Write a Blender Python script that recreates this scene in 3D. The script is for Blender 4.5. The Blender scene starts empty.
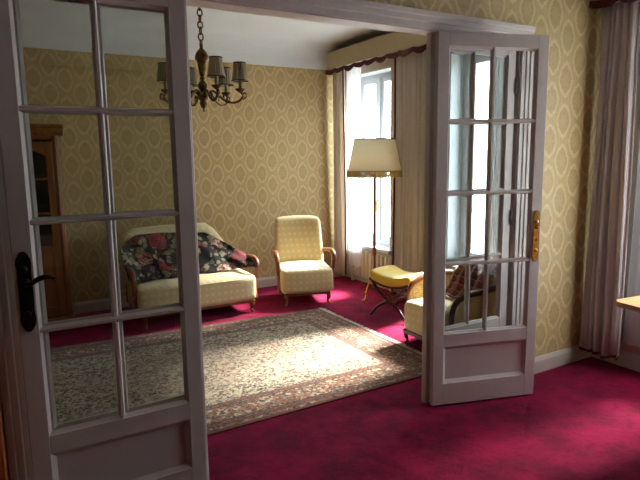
import bpy, bmesh, math, random
from mathutils import Vector, Matrix
random.seed(7)
PI = math.pi
S = bpy.context.scene
C = S.collection

# ------------------------------------------------------------------ camera
cam_d = bpy.data.cameras.new('camera'); cam = bpy.data.objects.new('camera', cam_d); C.objects.link(cam)
cam_d.sensor_width = 36.0; cam_d.lens = 554.0 / 640.0 * 36.0; cam_d.clip_start = 0.05
Rr = Vector((0.86285, -0.50542, -0.0139)); Rf = Vector((0.4980, 0.8540, -0.1508))
Rf.normalize(); Rr = (Rr - Rf * Rr.dot(Rf)).normalized(); Ru = Rr.cross(Rf)
cam.matrix_world = Matrix(((Rr.x, Ru.x, -Rf.x, 0), (Rr.y, Ru.y, -Rf.y, 0), (Rr.z, Ru.z, -Rf.z, 1.5), (0, 0, 0, 1)))
S.camera = cam

# ------------------------------------------------------------------ light and exposure
SKY = 20.0
world = bpy.data.worlds.new('overcast_sky'); S.world = world; world.use_nodes = True
bg = world.node_tree.nodes['Background']; bg.inputs[0].default_value = (0.84, 0.93, 1.0, 1); bg.inputs[1].default_value = SKY
sun_d = bpy.data.lights.new('hazy_sun', 'SUN'); sun = bpy.data.objects.new('hazy_sun', sun_d); C.objects.link(sun)
sun_d.energy = 72.0; sun_d.angle = math.radians(15); sun_d.color = (1.0, 0.96, 0.88)
sun.rotation_euler = Vector((-1.0, -0.07, -0.93)).to_track_quat('-Z', 'Y').to_euler()
sun.location = (8, 6, 6)
def portal(y0, y1, z0, z1, x):
    d = bpy.data.lights.new('daylight_portal', 'AREA'); o = bpy.data.objects.new('daylight_portal', d); C.objects.link(o)
    d.shape = 'RECTANGLE'; d.size = z1 - z0; d.size_y = y1 - y0; d.cycles.is_portal = True
    o.location = (x, (y0 + y1) / 2, (z0 + z1) / 2); o.rotation_euler = (0, PI / 2, 0)
WINS = [(4.83, 5.66), (3.13, 3.95), (1.12, 1.97)]
for a, b in WINS: portal(a, b, 0.45, 2.42, 4.10)
S.view_settings.view_transform = 'Standard'; S.view_settings.look = 'None'
S.view_settings.gamma = 1.0; S.view_settings.use_curve_mapping = False
S.view_settings.exposure = 0.12
S.cycles.use_denoising = True
S.cycles.max_bounces = 10; S.cycles.diffuse_bounces = 5; S.cycles.transparent_max_bounces = 16

# ------------------------------------------------------------------ node helpers
def lin(r, g, b):
    f = lambda c: c / 12.92 if c <= 0.04045 else ((c + 0.055) / 1.055) ** 2.4
    return (f(r / 255), f(g / 255), f(b / 255), 1)
class X:
    """a float socket with arithmetic"""
    nt = None
    def __init__(s, v): s.v = v
    @staticmethod
    def op(kind, *a, clamp=False):
        n = X.nt.nodes.new('ShaderNodeMath'); n.operation = kind; n.use_clamp = clamp
        for i, q in enumerate(a):
            q = q.v if isinstance(q, X) else q
            if isinstance(q, (int, float)): n.inputs[i].default_value = q
            else: X.nt.links.new(q, n.inputs[i])
        return X(n.outputs[0])
    def __add__(s, o): return X.op('ADD', s, o)
    __radd__ = __add__
    def __sub__(s, o): return X.op('SUBTRACT', s, o)
    def __rsub__(s, o): return X.op('SUBTRACT', o, s)
    def __mul__(s, o): return X.op('MULTIPLY', s, o)
    __rmul__ = __mul__
    def __truediv__(s, o): return X.op('DIVIDE', s, o)
def xsin(a): return X.op('SINE', a)
def xcos(a): return X.op('COSINE', a)
def xabs(a): return X.op('ABSOLUTE', a)
def xmin(a, b): return X.op('MINIMUM', a, b)
def xmax(a, b): return X.op('MAXIMUM', a, b)
def step(e0, e1, x):
    n = X.nt.nodes.new('ShaderNodeMapRange'); n.interpolation_type = 'SMOOTHSTEP'
    X.nt.links.new(x.v, n.inputs[0]); n.inputs[1].default_value = e0; n.inputs[2].default_value = e1
    return X(n.outputs[0])
def coords(kind='Object'):
    t = X.nt.nodes.new('ShaderNodeTexCoord'); s = X.nt.nodes.new('ShaderNodeSeparateXYZ')
    X.nt.links.new(t.outputs[kind], s.inputs[0])
    return X(s.outputs[0]), X(s.outputs[1]), X(s.outputs[2]), t.outputs[kind]
def noise(vec, scale, detail=3, rough=0.55, color=False):
    n = X.nt.nodes.new('ShaderNodeTexNoise'); n.inputs['Scale'].default_value = scale
    n.inputs['Detail'].default_value = detail; n.inputs['Roughness'].default_value = rough
    X.nt.links.new(vec, n.inputs['Vector']); return n.outputs['Color'] if color else X(n.outputs[0])
def vor(vec, scale, feat='F1'):
    n = X.nt.nodes.new('ShaderNodeTexVoronoi'); n.feature = feat; n.inputs['Scale'].default_value = scale
    X.nt.links.new(vec, n.inputs['Vector']); return n
def scalev(vec, sx, sy, sz):
    n = X.nt.nodes.new('ShaderNodeMapping'); n.inputs['Scale'].default_value = (sx, sy, sz)
    X.nt.links.new(vec, n.inputs[0]); return n.outputs[0]
def mix(f, a, b):
    n = X.nt.nodes.new('ShaderNodeMix'); n.data_type = 'RGBA'
    for i, q in ((0, f), (6, a), (7, b)):
        q = q.v if isinstance(q, X) else q
        if isinstance(q, (int, float)): n.inputs[i].default_value = q
        elif isinstance(q, tuple): n.inputs[i].default_value = q
        else: X.nt.links.new(q, n.inputs[i])
    return n.outputs[2]
def ramp(x, stops, const=False):
    n = X.nt.nodes.new('ShaderNodeValToRGB'); X.nt.links.new(x.v if isinstance(x, X) else x, n.inputs[0])
    r = n.color_ramp; r.interpolation = 'CONSTANT' if const else 'LINEAR'
    while len(r.elements) < len(stops): r.elements.new(0.5)
    for e, (p, c) in zip(r.elements, stops): e.position = p; e.color = c
    return n.outputs[0]
def material(name, rough=0.6, color=None, spec=None, metal=0.0, sheen=0.0):
    m = bpy.data.materials.new(name); m.use_nodes = True; X.nt = m.node_tree
    b = m.node_tree.nodes['Principled BSDF']; b.inputs['Roughness'].default_value = rough; b.inputs['Metallic'].default_value = metal
    if spec is not None: b.inputs['Specular IOR Level'].default_value = spec
    if sheen: b.inputs['Sheen Weight'].default_value = sheen
    if color is not None: setc(b, color)
    return m, b
def setc(b, c, key='Base Color'):
    if isinstance(c, X): c = c.v
    if isinstance(c, tuple): b.inputs[key].default_value = c
    else: X.nt.links.new(c, b.inputs[key])
def bump(b, h, strength=0.3, dist=0.01):
    n = X.nt.nodes.new('ShaderNodeBump'); n.inputs['Strength'].default_value = strength; n.inputs['Distance'].default_value = dist
    X.nt.links.new(h.v if isinstance(h, X) else h, n.inputs['Height']); X.nt.links.new(n.outputs[0], b.inputs['Normal'])

# ------------------------------------------------------------------ materials
M = {}
def wallpaper(name, axis):
    m, b = material(name, 0.5, spec=0.4)
    x, y, z, vec = coords()
    wv = noise(vec, 16, 2)
    u = (x if axis == 'x' else y) / 0.262 + wv * 0.05; v = z / 0.262
    def wrap(q): return X.op('WRAP', q, 0.5, -0.5)
    grit = noise(vec, 55, 3)
    def ogee(du, dv):
        # pointed medallion with shoulders, its scalloped outline and a leafy heart
        a, c = xabs(du), xabs(dv)
        sc = xcos(X.op('ARCTAN2', c, a) * 10) * 0.035
        g = X.op('POWER', a / 0.255, 1.7) + X.op('POWER', c / 0.405, 1.5) + sc + (grit - 0.5) * 0.75
        ring = (1 - step(0.06, 0.26, xabs(g - 0.92))) * 0.68
        outer = (1 - step(0.05, 0.20, xabs(g - 2.0))) * 0.30
        inside = 1 - step(0.60, 0.80, g)
        r = X.op('SQRT', du * du * 1.5 + dv * dv); th = X.op('ARCTAN2', dv, du)
        leaf_ = 1 - step(-0.02, 0.03, r - (xcos(th * 6) * 0.05 + 0.15))
        return ring + outer, inside, leaf_
    r1, i1, l1 = ogee(wrap(u), wrap(v)); r2, i2, l2 = ogee(wrap(u + 0.5), wrap(v + 0.5))
    ring = xmin(xmax(r1, r2), 1.0); ins = xmax(i1, i2); lf = xmax(l1, l2)
    n1 = noise(vec, 70, 3)
    pat = ring * (0.7 + n1 * 0.6)
    col = mix(ins * 0.32 * (0.4 + n1 * 1.2), lin(177, 152, 104), lin(152, 128, 82))
    col = mix(lf * 0.40, col, lin(186, 163, 116))
    col = mix(xmin(pat, 1.0), col, lin(207, 187, 142))
    col = mix(noise(vec, 1.3, 3) * 0.25, col, lin(146, 126, 82))
    setc(b, col)
    X.nt.links.new((0.55 - ring * 0.12).v, b.inputs['Roughness'])
    bump(b, ring * 0.5 + n1 * 0.4, 0.2, 0.002)
    return m
M['paper_x'] = wallpaper('gold_damask_paper', 'x')
M['paper_y'] = wallpaper('gold_damask_paper_side', 'y')

def plaster():
    m, b = material('ceiling_plaster', 0.9, spec=0.2); x, y, z, vec = coords()
    setc(b, mix(noise(vec, 1.1, 4) * 0.5, lin(212, 215, 218), lin(200, 203, 207))); bump(b, noise(vec, 60, 3), 0.1, 0.003); return m
M['plaster'] = plaster()
def paint(name, a, bcol, rough=0.45):
    m, b = material(name, rough, spec=0.4); x, y, z, vec = coords()
    n = noise(scalev(vec, 14, 14, 2.5), 1, 4)
    chips = step(0.72, 0.76, noise(vec, 22, 4, 0.7))
    col = mix(n, a, bcol); col = mix(chips * 0.35, col, lin(150, 132, 118))
    setc(b, col); bump(b, noise(scalev(vec, 120, 120, 8), 1, 2), 0.12, 0.002); return m
M['paint'] = paint('aged_white_door_paint', lin(200, 189, 184), lin(188, 176, 171))
M['trim'] = paint('skirting_paint', lin(190, 180, 168), lin(178, 166, 154))
M['frame'] = paint('window_frame_paint', lin(196, 201, 205), lin(184, 190, 195))
M['outer'] = paint('plain_wall_paint', lin(196, 184, 168), lin(186, 173, 156), 0.7)

def carpet():
    m, b = material('crimson_carpet', 0.95, spec=0.12, sheen=0.12); x, y, z, vec = coords()
    b.inputs['Sheen Tint'].default_value = (0.9, 0.25, 0.5, 1)
    patch = noise(vec, 3.4, 6, 0.68); pile = noise(vec, 260, 2)
    col = mix(step(0.36, 0.66, patch), lin(98, 2, 35), lin(150, 7, 60))
    col = mix(step(0.3, 0.7, pile) * 0.4, col, lin(84, 0, 32))
    setc(b, col); bump(b, pile + noise(vec, 40, 3) * 0.8 + noise(vec, 9, 4) * 1.5, 0.6, 0.012); return m
M['carpet'] = carpet()

def wood(name, a, c, scale=1.0, rough=0.35, axis='z'):
    m, b = material(name, rough, spec=0.5); x, y, z, vec = coords()
    s = {'z': (22, 22, 2.2), 'x': (2.2, 22, 22), 'y': (22, 2.2, 22)}[axis]
    g = noise(scalev(vec, *[q * scale for q in s]), 1, 5, 0.6)
    fine = noise(scalev(vec, *[q * scale * 7 for q in s]), 1, 2)
    setc(b, mix(step(0.3, 0.7, g * 0.75 + fine * 0.25), a, c)); bump(b, fine, 0.06, 0.001); return m
M['oak'] = wood('honey_oak', lin(150, 92, 42), lin(112, 62, 26))
M['walnut'] = wood('polished_walnut', lin(140, 84, 46), lin(96, 52, 26), rough=0.28)
M['darkwood'] = wood('dark_bentwood', lin(70, 40, 26), lin(40, 22, 14), rough=0.28)
M['tabletop'] = wood('light_table_wood', lin(214, 172, 118), lin(190, 142, 90), axis='x', rough=0.3)
M['orangewood'] = wood('orange_stained_wood', lin(176, 96, 36), lin(136, 66, 22), rough=0.35)

def upholstery(name, base, dot, sc=46.0):
    m, b = material(name, 0.62, spec=0.35, sheen=0.25); x, y, z, vec = coords()
    d = xsin((x + y * 0.6 + z) * (sc * 2)) * xsin((x + y * 0.6 - z) * (sc * 2))
    f = step(0.25, 0.75, d); weave = noise(vec, 300, 2)
    setc(b, mix(f * 0.55, mix(noise(vec, 4, 3) * 0.5, base, lin(190, 170, 124)), dot)); bump(b, f * 0.15 + weave * 0.6, 0.15, 0.0015)
    return m
M['cream'] = upholstery('cream_dotted_damask', lin(204, 186, 142), lin(220, 206, 168), 26.0)
def velvet(name, a, c):
    m, b = material(name, 0.55, spec=0.3, sheen=0.4); x, y, z, vec = coords()
    setc(b, mix(noise(vec, 9, 4), a, c)); bump(b, noise(vec, 220, 2), 0.15, 0.002); return m
M['yellow'] = velvet('mustard_velvet', lin(214, 182, 48), lin(194, 156, 30))

def floral():
    m, b = material('black_floral_fabric', 0.8, spec=0.2, sheen=0.15); x, y, z, vec = coords()
    w = X.nt.nodes.new('ShaderNodeVectorMath'); w.operation = 'ADD'
    sv = X.nt.nodes.new('ShaderNodeVectorMath'); sv.operation = 'SCALE'; sv.inputs[3].default_value = 0.10
    X.nt.links.new(noise(vec, 9, 3, color=True), sv.inputs[0]); X.nt.links.new(vec, w.inputs[0]); X.nt.links.new(sv.outputs[0], w.inputs[1])
    v = vor(w.outputs[0], 4.6); d = X(v.outputs['Distance'])
    petals = 1 - step(0.40, 0.48, d + xsin(d * 60) * 0.03)
    v2 = vor(w.outputs[0], 15.0); d2 = X(v2.outputs['Distance'])
    leaves = (1 - step(0.40, 0.50, d2)) * step(0.40, 0.48, noise(vec, 7, 3))
    s = X.nt.nodes.new('ShaderNodeSeparateColor'); X.nt.links.new(v.outputs['Color'], s.inputs[0])
    s2 = X.nt.nodes.new('ShaderNodeSeparateColor'); X.nt.links.new(v2.outputs['Color'], s2.inputs[0])
    pc = ramp(X(s.outputs[0]), [(0, lin(150, 62, 58)), (0.35, lin(176, 128, 110)), (0.6, lin(128, 44, 46)), (0.8, lin(188, 168, 146))], True)
    pc = mix(step(0.4, 0.6, noise(vec, 45, 3)), pc, lin(98, 40, 44))
    lc = ramp(X(s2.outputs[0]), [(0, lin(128, 122, 92)), (0.5, lin(170, 150, 126)), (0.8, lin(120, 70, 66))], True)
    col = mix(leaves, lin(26, 22, 26), lc); col = mix(petals * step(0.25, 0.3, X(s.outputs[1])), col, pc)
    setc(b, col); bump(b, noise(vec, 200, 2), 0.2, 0.002); return m
M['floral'] = floral()
def plaid():
    m, b = material('red_plaid_wool', 0.9, spec=0.1, sheen=0.3); x, y, z, vec = coords()
    s1 = step(0.3, 0.5, xsin((y) * 75)); s2 = step(0.3, 0.5, xsin((x + z) * 75)); s3 = step(0.93, 0.97, xsin(y * 75 + 2.2)); s4 = step(0.93, 0.97, xsin((x + z) * 75 + 2.2))
    col = mix(s1 * 0.5, lin(128, 40, 42), lin(58, 30, 34)); col = mix(s2 * 0.5, col, lin(44, 28, 34)); col = mix(xmax(s3, s4) * 0.7, col, lin(170, 140, 112))
    setc(b, col); bump(b, noise(vec, 180, 2), 0.4, 0.003); return m
M['plaid'] = plaid()

def rug():
    m, b = material('persian_rug_wool', 0.95, spec=0.1, sheen=0.2)
    x, y, z, vec = coords('UV')                                     # metres across the rug
    px, py = 3.05, 1.93
    d = xmin(xmin(x, px - x), xmin(y, py - y))
    w = X.nt.nodes.new('ShaderNodeVectorMath'); w.operation = 'ADD'
    sv = X.nt.nodes.new('ShaderNodeVectorMath'); sv.operation = 'SCALE'; sv.inputs[3].default_value = 0.05
    X.nt.links.new(noise(vec, 14, 2, color=True), sv.inputs[0]); X.nt.links.new(vec, w.inputs[0]); X.nt.links.new(sv.outputs[0], w.inputs[1])
    def cells(scale, stops):
        v = vor(w.outputs[0], scale); s = X.nt.nodes.new('ShaderNodeSeparateColor'); X.nt.links.new(v.outputs['Color'], s.inputs[0])
        return ramp(X(s.outputs[0]), stops, True), X(v.outputs['Distance'])
    cream, sage, rust, navy, brown, rose = lin(166, 152, 126), lin(92, 98, 86), lin(112, 58, 38), lin(38, 40, 46), lin(60, 42, 32), lin(126, 80, 64)
    f1, d1 = cells(62, [(0, cream), (0.24, sage), (0.36, brown), (0.58, cream), (0.70, rust), (0.82, navy), (0.93, rose)])
    f2, d2 = cells(20, [(0, cream), (0.3, rust), (0.42, sage), (0.62, cream), (0.85, brown)])
    field = mix(step(0.3, 0.36, d2) * 1.0, mix(0.25, f2, brown), f1)
    vines = 1 - step(0.02, 0.05, xabs(noise(vec, 22, 2) - 0.5))
    field = mix(vines * 0.75, field, cream)
    b1, e1 = cells(55, [(0, rust), (0.32, brown), (0.5, rose), (0.62, cream), (0.74, rust), (0.9, navy)])
    b2, e2 = cells(17, [(0, cream), (0.25, brown), (0.45, rose), (0.65, sage), (0.85, cream)])
    border = mix(step(0.26, 0.32, e2), mix(0.3, b2, rust), b1)
    border = mix(vines * 0.4, border, cream)
    # the medallion and its corners
    ex, ey = (x - px / 2) / 0.80, (y - py / 2) / 0.44
    th = X.op('ARCTAN2', ey, ex); r = X.op('SQRT', ex * ex + ey * ey) - xabs(xcos(th * 8)) * 0.10
    med = 1 - step(0.86, 0.90, r); medr = 1 - step(0.03, 0.05, xabs(r - 0.88))
    field = mix(med * 0.22, field, mix(step(0.5, 0.55, noise(vec, 30, 2)), rust, cream)); field = mix(medr * 0.35 * step(0.4, 0.6, noise(vec, 25, 2)), field, brown)
    field = mix(step(0.45, 0.75, noise(vec, 2.6, 3)) * 0.35, field, sage)
    isb = 1 - step(0.335, 0.34, d)
    col = mix(isb, field, border)
    def stripe(c, hw, k, col): return mix(1 - step(hw * 0.8, hw, xabs(d - c)), col, k)
    guard = mix(step(0.35, 0.65, noise(vec, 60, 2)), brown, rose)
    col = stripe(0.315, 0.022, guard, col); col = stripe(0.285, 0.006, brown, col); col = stripe(0.075, 0.022, guard, col); col = stripe(0.105, 0.006, brown, col)
    col = mix(1 - step(0.025, 0.03, d), col, lin(104, 52, 40))
    setc(b, col); bump(b, noise(vec, 170, 2), 0.5, 0.006); return m
M['rug'] = rug()
M['fringe_w'] = material('ecru_cotton', 0.9, lin(206, 196, 176))[0]

def cloth(name, a, c, trans=0.0, tcol=None, rough=0.85):
    m, b = material(name, rough, spec=0.15, sheen=0.2); x, y, z, vec = coords()
    col = mix(noise(scalev(vec, 8, 8, 1.5), 1, 3), a, c); setc(b, col); bump(b, noise(vec, 260, 2), 0.15, 0.002)
    if trans:
        nt = X.nt; t = nt.nodes.new('ShaderNodeBsdfTranslucent'); t.inputs[0].default_value = tcol
        mx = nt.nodes.new('ShaderNodeMixShader'); mx.inputs[0].default_value = trans
        nt.links.new(b.outputs[0], mx.inputs[1]); nt.links.new(t.outputs[0], mx.inputs[2]); nt.links.new(mx.outputs[0], nt.nodes['Material Output'].inputs[0])
    return m
M['drape'] = cloth('beige_drape', lin(222, 214, 204), lin(206, 198, 188), 0.25, lin(215, 205, 188))
M['drape2'] = cloth('taupe_drape', lin(218, 206, 204), lin(200, 188, 186), 0.3, lin(218, 205, 200))
M['pelmet'] = cloth('beige_pelmet_cloth', lin(190, 175, 146), lin(178, 163, 134))
M['maroon'] = cloth('maroon_braid', lin(92, 34, 36), lin(64, 20, 26))
M['shade'] = cloth('ivory_lamp_shade', lin(238, 232, 216), lin(230, 222, 202), 0.6, lin(244, 236, 214))
M['minishade'] = cloth('pleated_grey_beige_shade', lin(176, 166, 140), lin(150, 140, 116), 0.25, lin(190, 175, 145))
M['goldfringe'] = cloth('gold_fringe', lin(196, 164, 84), lin(166, 132, 60))
def sheer():
    m, b = material('white_voile', 0.9, lin(236, 238, 244), spec=0.1); nt = m.node_tree
    t = nt.nodes.new('ShaderNodeBsdfTranslucent'); t.inputs[0].default_value = lin(240, 242, 248)
    tr = nt.nodes.new('ShaderNodeBsdfTransparent'); a = nt.nodes.new('ShaderNodeMixShader'); c = nt.nodes.new('ShaderNodeMixShader')
    a.inputs[0].default_value = 0.5; c.inputs[0].default_value = 0.18
    nt.links.new(b.outputs[0], a.inputs[1]); nt.links.new(t.outputs[0], a.inputs[2])
    nt.links.new(a.outputs[0], c.inputs[1]); nt.links.new(tr.outputs[0], c.inputs[2]); nt.links.new(c.outputs[0], nt.nodes['Material Output'].inputs[0]); return m
M['sheer'] = sheer()
def glass(name, tint, gloss=0.6):
    m, b = material(name, 0.02); nt = m.node_tree; nt.nodes.remove(b)
    tr = nt.nodes.new('ShaderNodeBsdfTransparent'); tr.inputs[0].default_value = tint
    gl = nt.nodes.new('ShaderNodeBsdfGlossy'); gl.inputs['Roughness'].default_value = 0.02
    lw = nt.nodes.new('ShaderNodeLayerWeight'); lw.inputs[0].default_value = 0.5
    fr = X.op('POWER', X(lw.outputs['Facing']), 5.0) * 0.7 + 0.03
    mx = nt.nodes.new('ShaderNodeMixShader'); nt.links.new(fr.v, mx.inputs[0])
    nt.links.new(tr.outputs[0], mx.inputs[1]); nt.links.new(gl.outputs[0], mx.inputs[2]); nt.links.new(mx.outputs[0], nt.nodes['Material Output'].inputs[0]); return m
M['doorglass'] = glass('dusty_door_glass', (0.885, 0.90, 0.895, 1))
M['winglass'] = glass('clear_window_glass', (0.95, 0.97, 0.97, 1))
M['cabglass'] = material('dark_cabinet_glass', 0.06, lin(14, 14, 14), spec=0.5)[0]
def metal(name, a, c, rough=0.35):
    m, b = material(name, rough, metal=0.9); x, y, z, vec = coords()
    n = noise(vec, 30, 4); setc(b, mix(step(0.35, 0.7, n), a, c)); return m
M['bronze'] = metal('aged_bronze', lin(120, 92, 52), lin(58, 42, 26), 0.4)
M['brass'] = metal('polished_brass', lin(206, 160, 78), lin(164, 116, 50), 0.3)
M['black'] = metal('blackened_bronze', lin(52, 40, 34), lin(26, 20, 18), 0.42)
M['steel'] = metal('grey_painted_metal', lin(120, 116, 110), lin(98, 94, 88), 0.5)
M['radiator'] = paint('radiator_enamel', lin(206, 196, 176), lin(190, 178, 158), 0.35)
M['ground'] = material('pale_street_stone', 0.9, lin(170, 168, 162))[0]
def cane():
    m, b = material('woven_cane', 0.6, lin(198, 172, 118)); return m
M['cane'] = cane()

# ------------------------------------------------------------------ mesh helpers
def link(name, me, mat, parent=None, smooth=False, loc=None, rot=None):
    o = bpy.data.objects.new(name, me); C.objects.link(o)
    if mat: me.materials.append(M[mat] if isinstance(mat, str) else mat)
    if smooth:
        for p in me.polygons: p.use_smooth = True
    if parent: o.parent = parent
    if loc: o.location = loc
    if rot: o.rotation_euler = rot
    return o
def mesh(name, v, f, mat, parent=None, smooth=False, loc=None, rot=None):
    me = bpy.data.meshes.new(name); me.from_pydata([tuple(p) for p in v], [], f); me.update()
    bm = bmesh.new(); bm.from_mesh(me); bmesh.ops.recalc_face_normals(bm, faces=bm.faces); bm.to_mesh(me); bm.free()
    return link(name, me, mat, parent, smooth, loc, rot)
def tag(o, label, cat, group=None, kind=None):
    o['label'] = label; o['category'] = cat
    if group: o['group'] = group
    if kind: o['kind'] = kind
    return o
def empty(name, loc=(0, 0, 0), rz=0.0):
    o = bpy.data.objects.new(name, None); C.objects.link(o); o.location = loc; o.rotation_euler = (0, 0, rz); o.empty_display_size = 0.1
    return o
def copy_tree(o, parent=None):
    c = o.copy(); C.objects.link(c)
    if parent: c.parent = parent
    for ch in list(o.children): copy_tree(ch, c)
    return c
BOXF = [(0, 1, 3, 2), (4, 6, 7, 5), (0, 4, 5, 1), (2, 3, 7, 6), (0, 2, 6, 4), (1, 5, 7, 3)]
def boxes(name, lst, mat, parent=None, bevel=0.0, loc=None, rot=None):
    bm = bmesh.new()
    for lo, hi in lst:
        vs = [bm.verts.new((lo[0] if i < 4 else hi[0], lo[1] if i % 4 < 2 else hi[1], lo[2] if i % 2 == 0 else hi[2])) for i in range(8)]
        for f in BOXF: bm.faces.new([vs[i] for i in f])
    bmesh.ops.recalc_face_normals(bm, faces=bm.faces)
    if bevel: bmesh.ops.bevel(bm, geom=list(bm.edges), offset=bevel, segments=1, affect='EDGES', clamp_overlap=True)
    me = bpy.data.meshes.new(name); bm.to_mesh(me); bm.free()
    return link(name, me, mat, parent, False, loc, rot)
def box(name, lo, hi, mat, parent=None, bevel=0.0, loc=None, rot=None): return boxes(name, [(lo, hi)], mat, parent, bevel, loc, rot)
def prism(name, poly, axis, a, b, mat, parent=None, smooth=False, loc=None, rot=None):
    """extrude a 2-D outline along axis ('x': poly is (y,z); 'y': (x,z); 'z': (x,y))"""
    def P(p, t): return {'x': (t, p[0], p[1]), 'y': (p[0], t, p[1]), 'z': (p[0], p[1], t)}[axis]
    n = len(poly); v = [P(p, a) for p in poly] + [P(p, b) for p in poly]
    f = [tuple(range(n)), tuple(range(n, 2 * n))] + [(i, (i + 1) % n, n + (i + 1) % n, n + i) for i in range(n)]
    return mesh(name, v, f, mat, parent, smooth, loc, rot)
def lathe(name, prof, mat, parent=None, n=20, loc=None, smooth=True, flute=None, rot=None):
    v = []; f = []
    for r, z in prof:
        for k in range(n):
            a = 2 * PI * k / n; rr = r * (1 + (flute[1] * (k % 2) if flute else 0)); v.append((rr * math.cos(a), rr * math.sin(a), z))
    for i in range(len(prof) - 1):
        for k in range(n): f.append((i * n + k, i * n + (k + 1) % n, (i + 1) * n + (k + 1) % n, (i + 1) * n + k))
    f.append(tuple(range(n))); f.append(tuple(range((len(prof) - 1) * n, len(prof) * n)))
    return mesh(name, v, f, mat, parent, smooth, loc, rot)
def spline(pts, k=6):
    pts = [Vector(p) for p in pts]; out = []
    for i in range(len(pts) - 1):
        p0 = pts[max(i - 1, 0)]; p1 = pts[i]; p2 = pts[i + 1]; p3 = pts[min(i + 2, len(pts) - 1)]
        for j in range(k):
            t = j / k
            out.append(0.5 * ((2 * p1) + (p2 - p0) * t + (2 * p0 - 5 * p1 + 4 * p2 - p3) * t * t + (3 * p1 - p0 - 3 * p2 + p3) * t ** 3))
    out.append(pts[-1]); return out
def sweep_data(path, rad, n=8, flat=1.0, up=(0, 0, 1), closed=False):
    v = []; f = []; m = len(path); upv = Vector(up)
    for i, p in enumerate(path):
        t = (path[(i + 1) % m] - path[i - 1]) if closed else (path[min(i + 1, m - 1)] - path[max(i - 1, 0)])
        t = t.normalized() if t.length > 1e-9 else Vector((0, 0, 1))
        s = t.cross(upv); s = s.normalized() if s.length > 1e-4 else Vector((1, 0, 0)); w = s.cross(t)
        r = rad if isinstance(rad, (int, float)) else rad[min(int(i / max(m - 1, 1) * (len(rad) - 1)), len(rad) - 2)] + (rad[min(int(i / max(m - 1, 1) * (len(rad) - 1)) + 1, len(rad) - 1)] - rad[min(int(i / max(m - 1, 1) * (len(rad) - 1)), len(rad) - 2)]) * ((i / max(m - 1, 1) * (len(rad) - 1)) % 1.0)
        for k in range(n):
            a = 2 * PI * (k + 0.5) / n; v.append(p + s * (r * math.cos(a) * flat) + w * (r * math.sin(a)))
    rng = m if closed else m - 1
    for i in range(rng):
        for k in range(n):
            j = (i + 1) % m; f.append((i * n + k, i * n + (k + 1) % n, j * n + (k + 1) % n, j * n + k))
    if not closed: f += [tuple(range(n)), tuple(range((m - 1) * n, m * n))]
    return v, f
def tube(name, pts, rad, mat, parent=None, n=8, k=6, flat=1.0, up=(0, 0, 1), closed=False, smooth=True, loc=None, rot=None):
    path = spline(pts, k) if k else [Vector(p) for p in pts]
    v, f = sweep_data(path, rad, n, flat, up, closed); return mesh(name, v, f, mat, parent, smooth, loc, rot)
def cushion(name, lo, hi, r, mat, parent=None, deform=None, m=6, loc=None, rot=None):
    """rounded upholstered block with an optional deformation"""
    h = [(hi[i] - lo[i]) / 2 for i in range(3)]; c = [(hi[i] + lo[i]) / 2 for i in range(3)]
    def axis(hh):
        rr = min(r, hh * 0.98); e = [0, 0.27, 0.58, 1.0]
        a = [-hh + q * rr for q in e]; inner = [-hh + rr + (2 * hh - 2 * rr) * (i / m) for i in range(1, m)]
        return a + inner + [-q for q in reversed(a)]
    ax = [axis(q) for q in h]; idx = {}; v = []; f = []
    def vert(i, j, k):
        key = (i, j, k)
        if key not in idx:
            p = [ax[0][i], ax[1][j], ax[2][k]]; q = [max(-(h[t] - min(r, h[t] * .98)), min(h[t] - min(r, h[t] * .98), p[t])) for t in range(3)]
            d = Vector([p[t] - q[t] for t in range(3)])
            w = Vector(q) + (Vector([d[t] for t in range(3)]).normalized() * r if d.length > 1e-9 else d)
            if d.length > 1e-9:
                w = Vector([max(-h[t], min(h[t], w[t])) for t in range(3)])
            w = w + Vector(c)
            if deform: w = Vector(deform(w.x, w.y, w.z))
            idx[key] = len(v); v.append(w)
        return idx[key]
    N = [len(a) - 1 for a in ax]
    for a, b_, c_ in ((0, 1, 2), (1, 2, 0), (2, 0, 1)):
        for side in (0, N[c_]):
            for i in range(N[a]):
                for j in range(N[b_]):
                    q = []
                    for di, dj in ((0, 0), (1, 0), (1, 1), (0, 1)):
                        t = [0, 0, 0]; t[a] = i + di; t[b_] = j + dj; t[c_] = side; q.append(vert(*t))
                    f.append(tuple(q))
    return mesh(name, v, f, mat, parent, True, loc, rot)
def sheet(name, fn, nu, nv, mat, parent=None, thick=0.003, smooth=True):
    """cloth with real thickness: fn(u,v)->(x,y,z)"""
    v = [Vector(fn(i / nu, j / nv)) for j in range(nv + 1) for i in range(nu + 1)]
    f = [(j * (nu + 1) + i, j * (nu + 1) + i + 1, (j + 1) * (nu + 1) + i + 1, (j + 1) * (nu + 1) + i) for j in range(nv) for i in range(nu)]
    o = mesh(name, v, f, mat, parent, smooth)
    if thick:
        md = o.modifiers.new('thickness', 'SOLIDIFY'); md.thickness = thick; md.offset = 0
    return o

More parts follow.
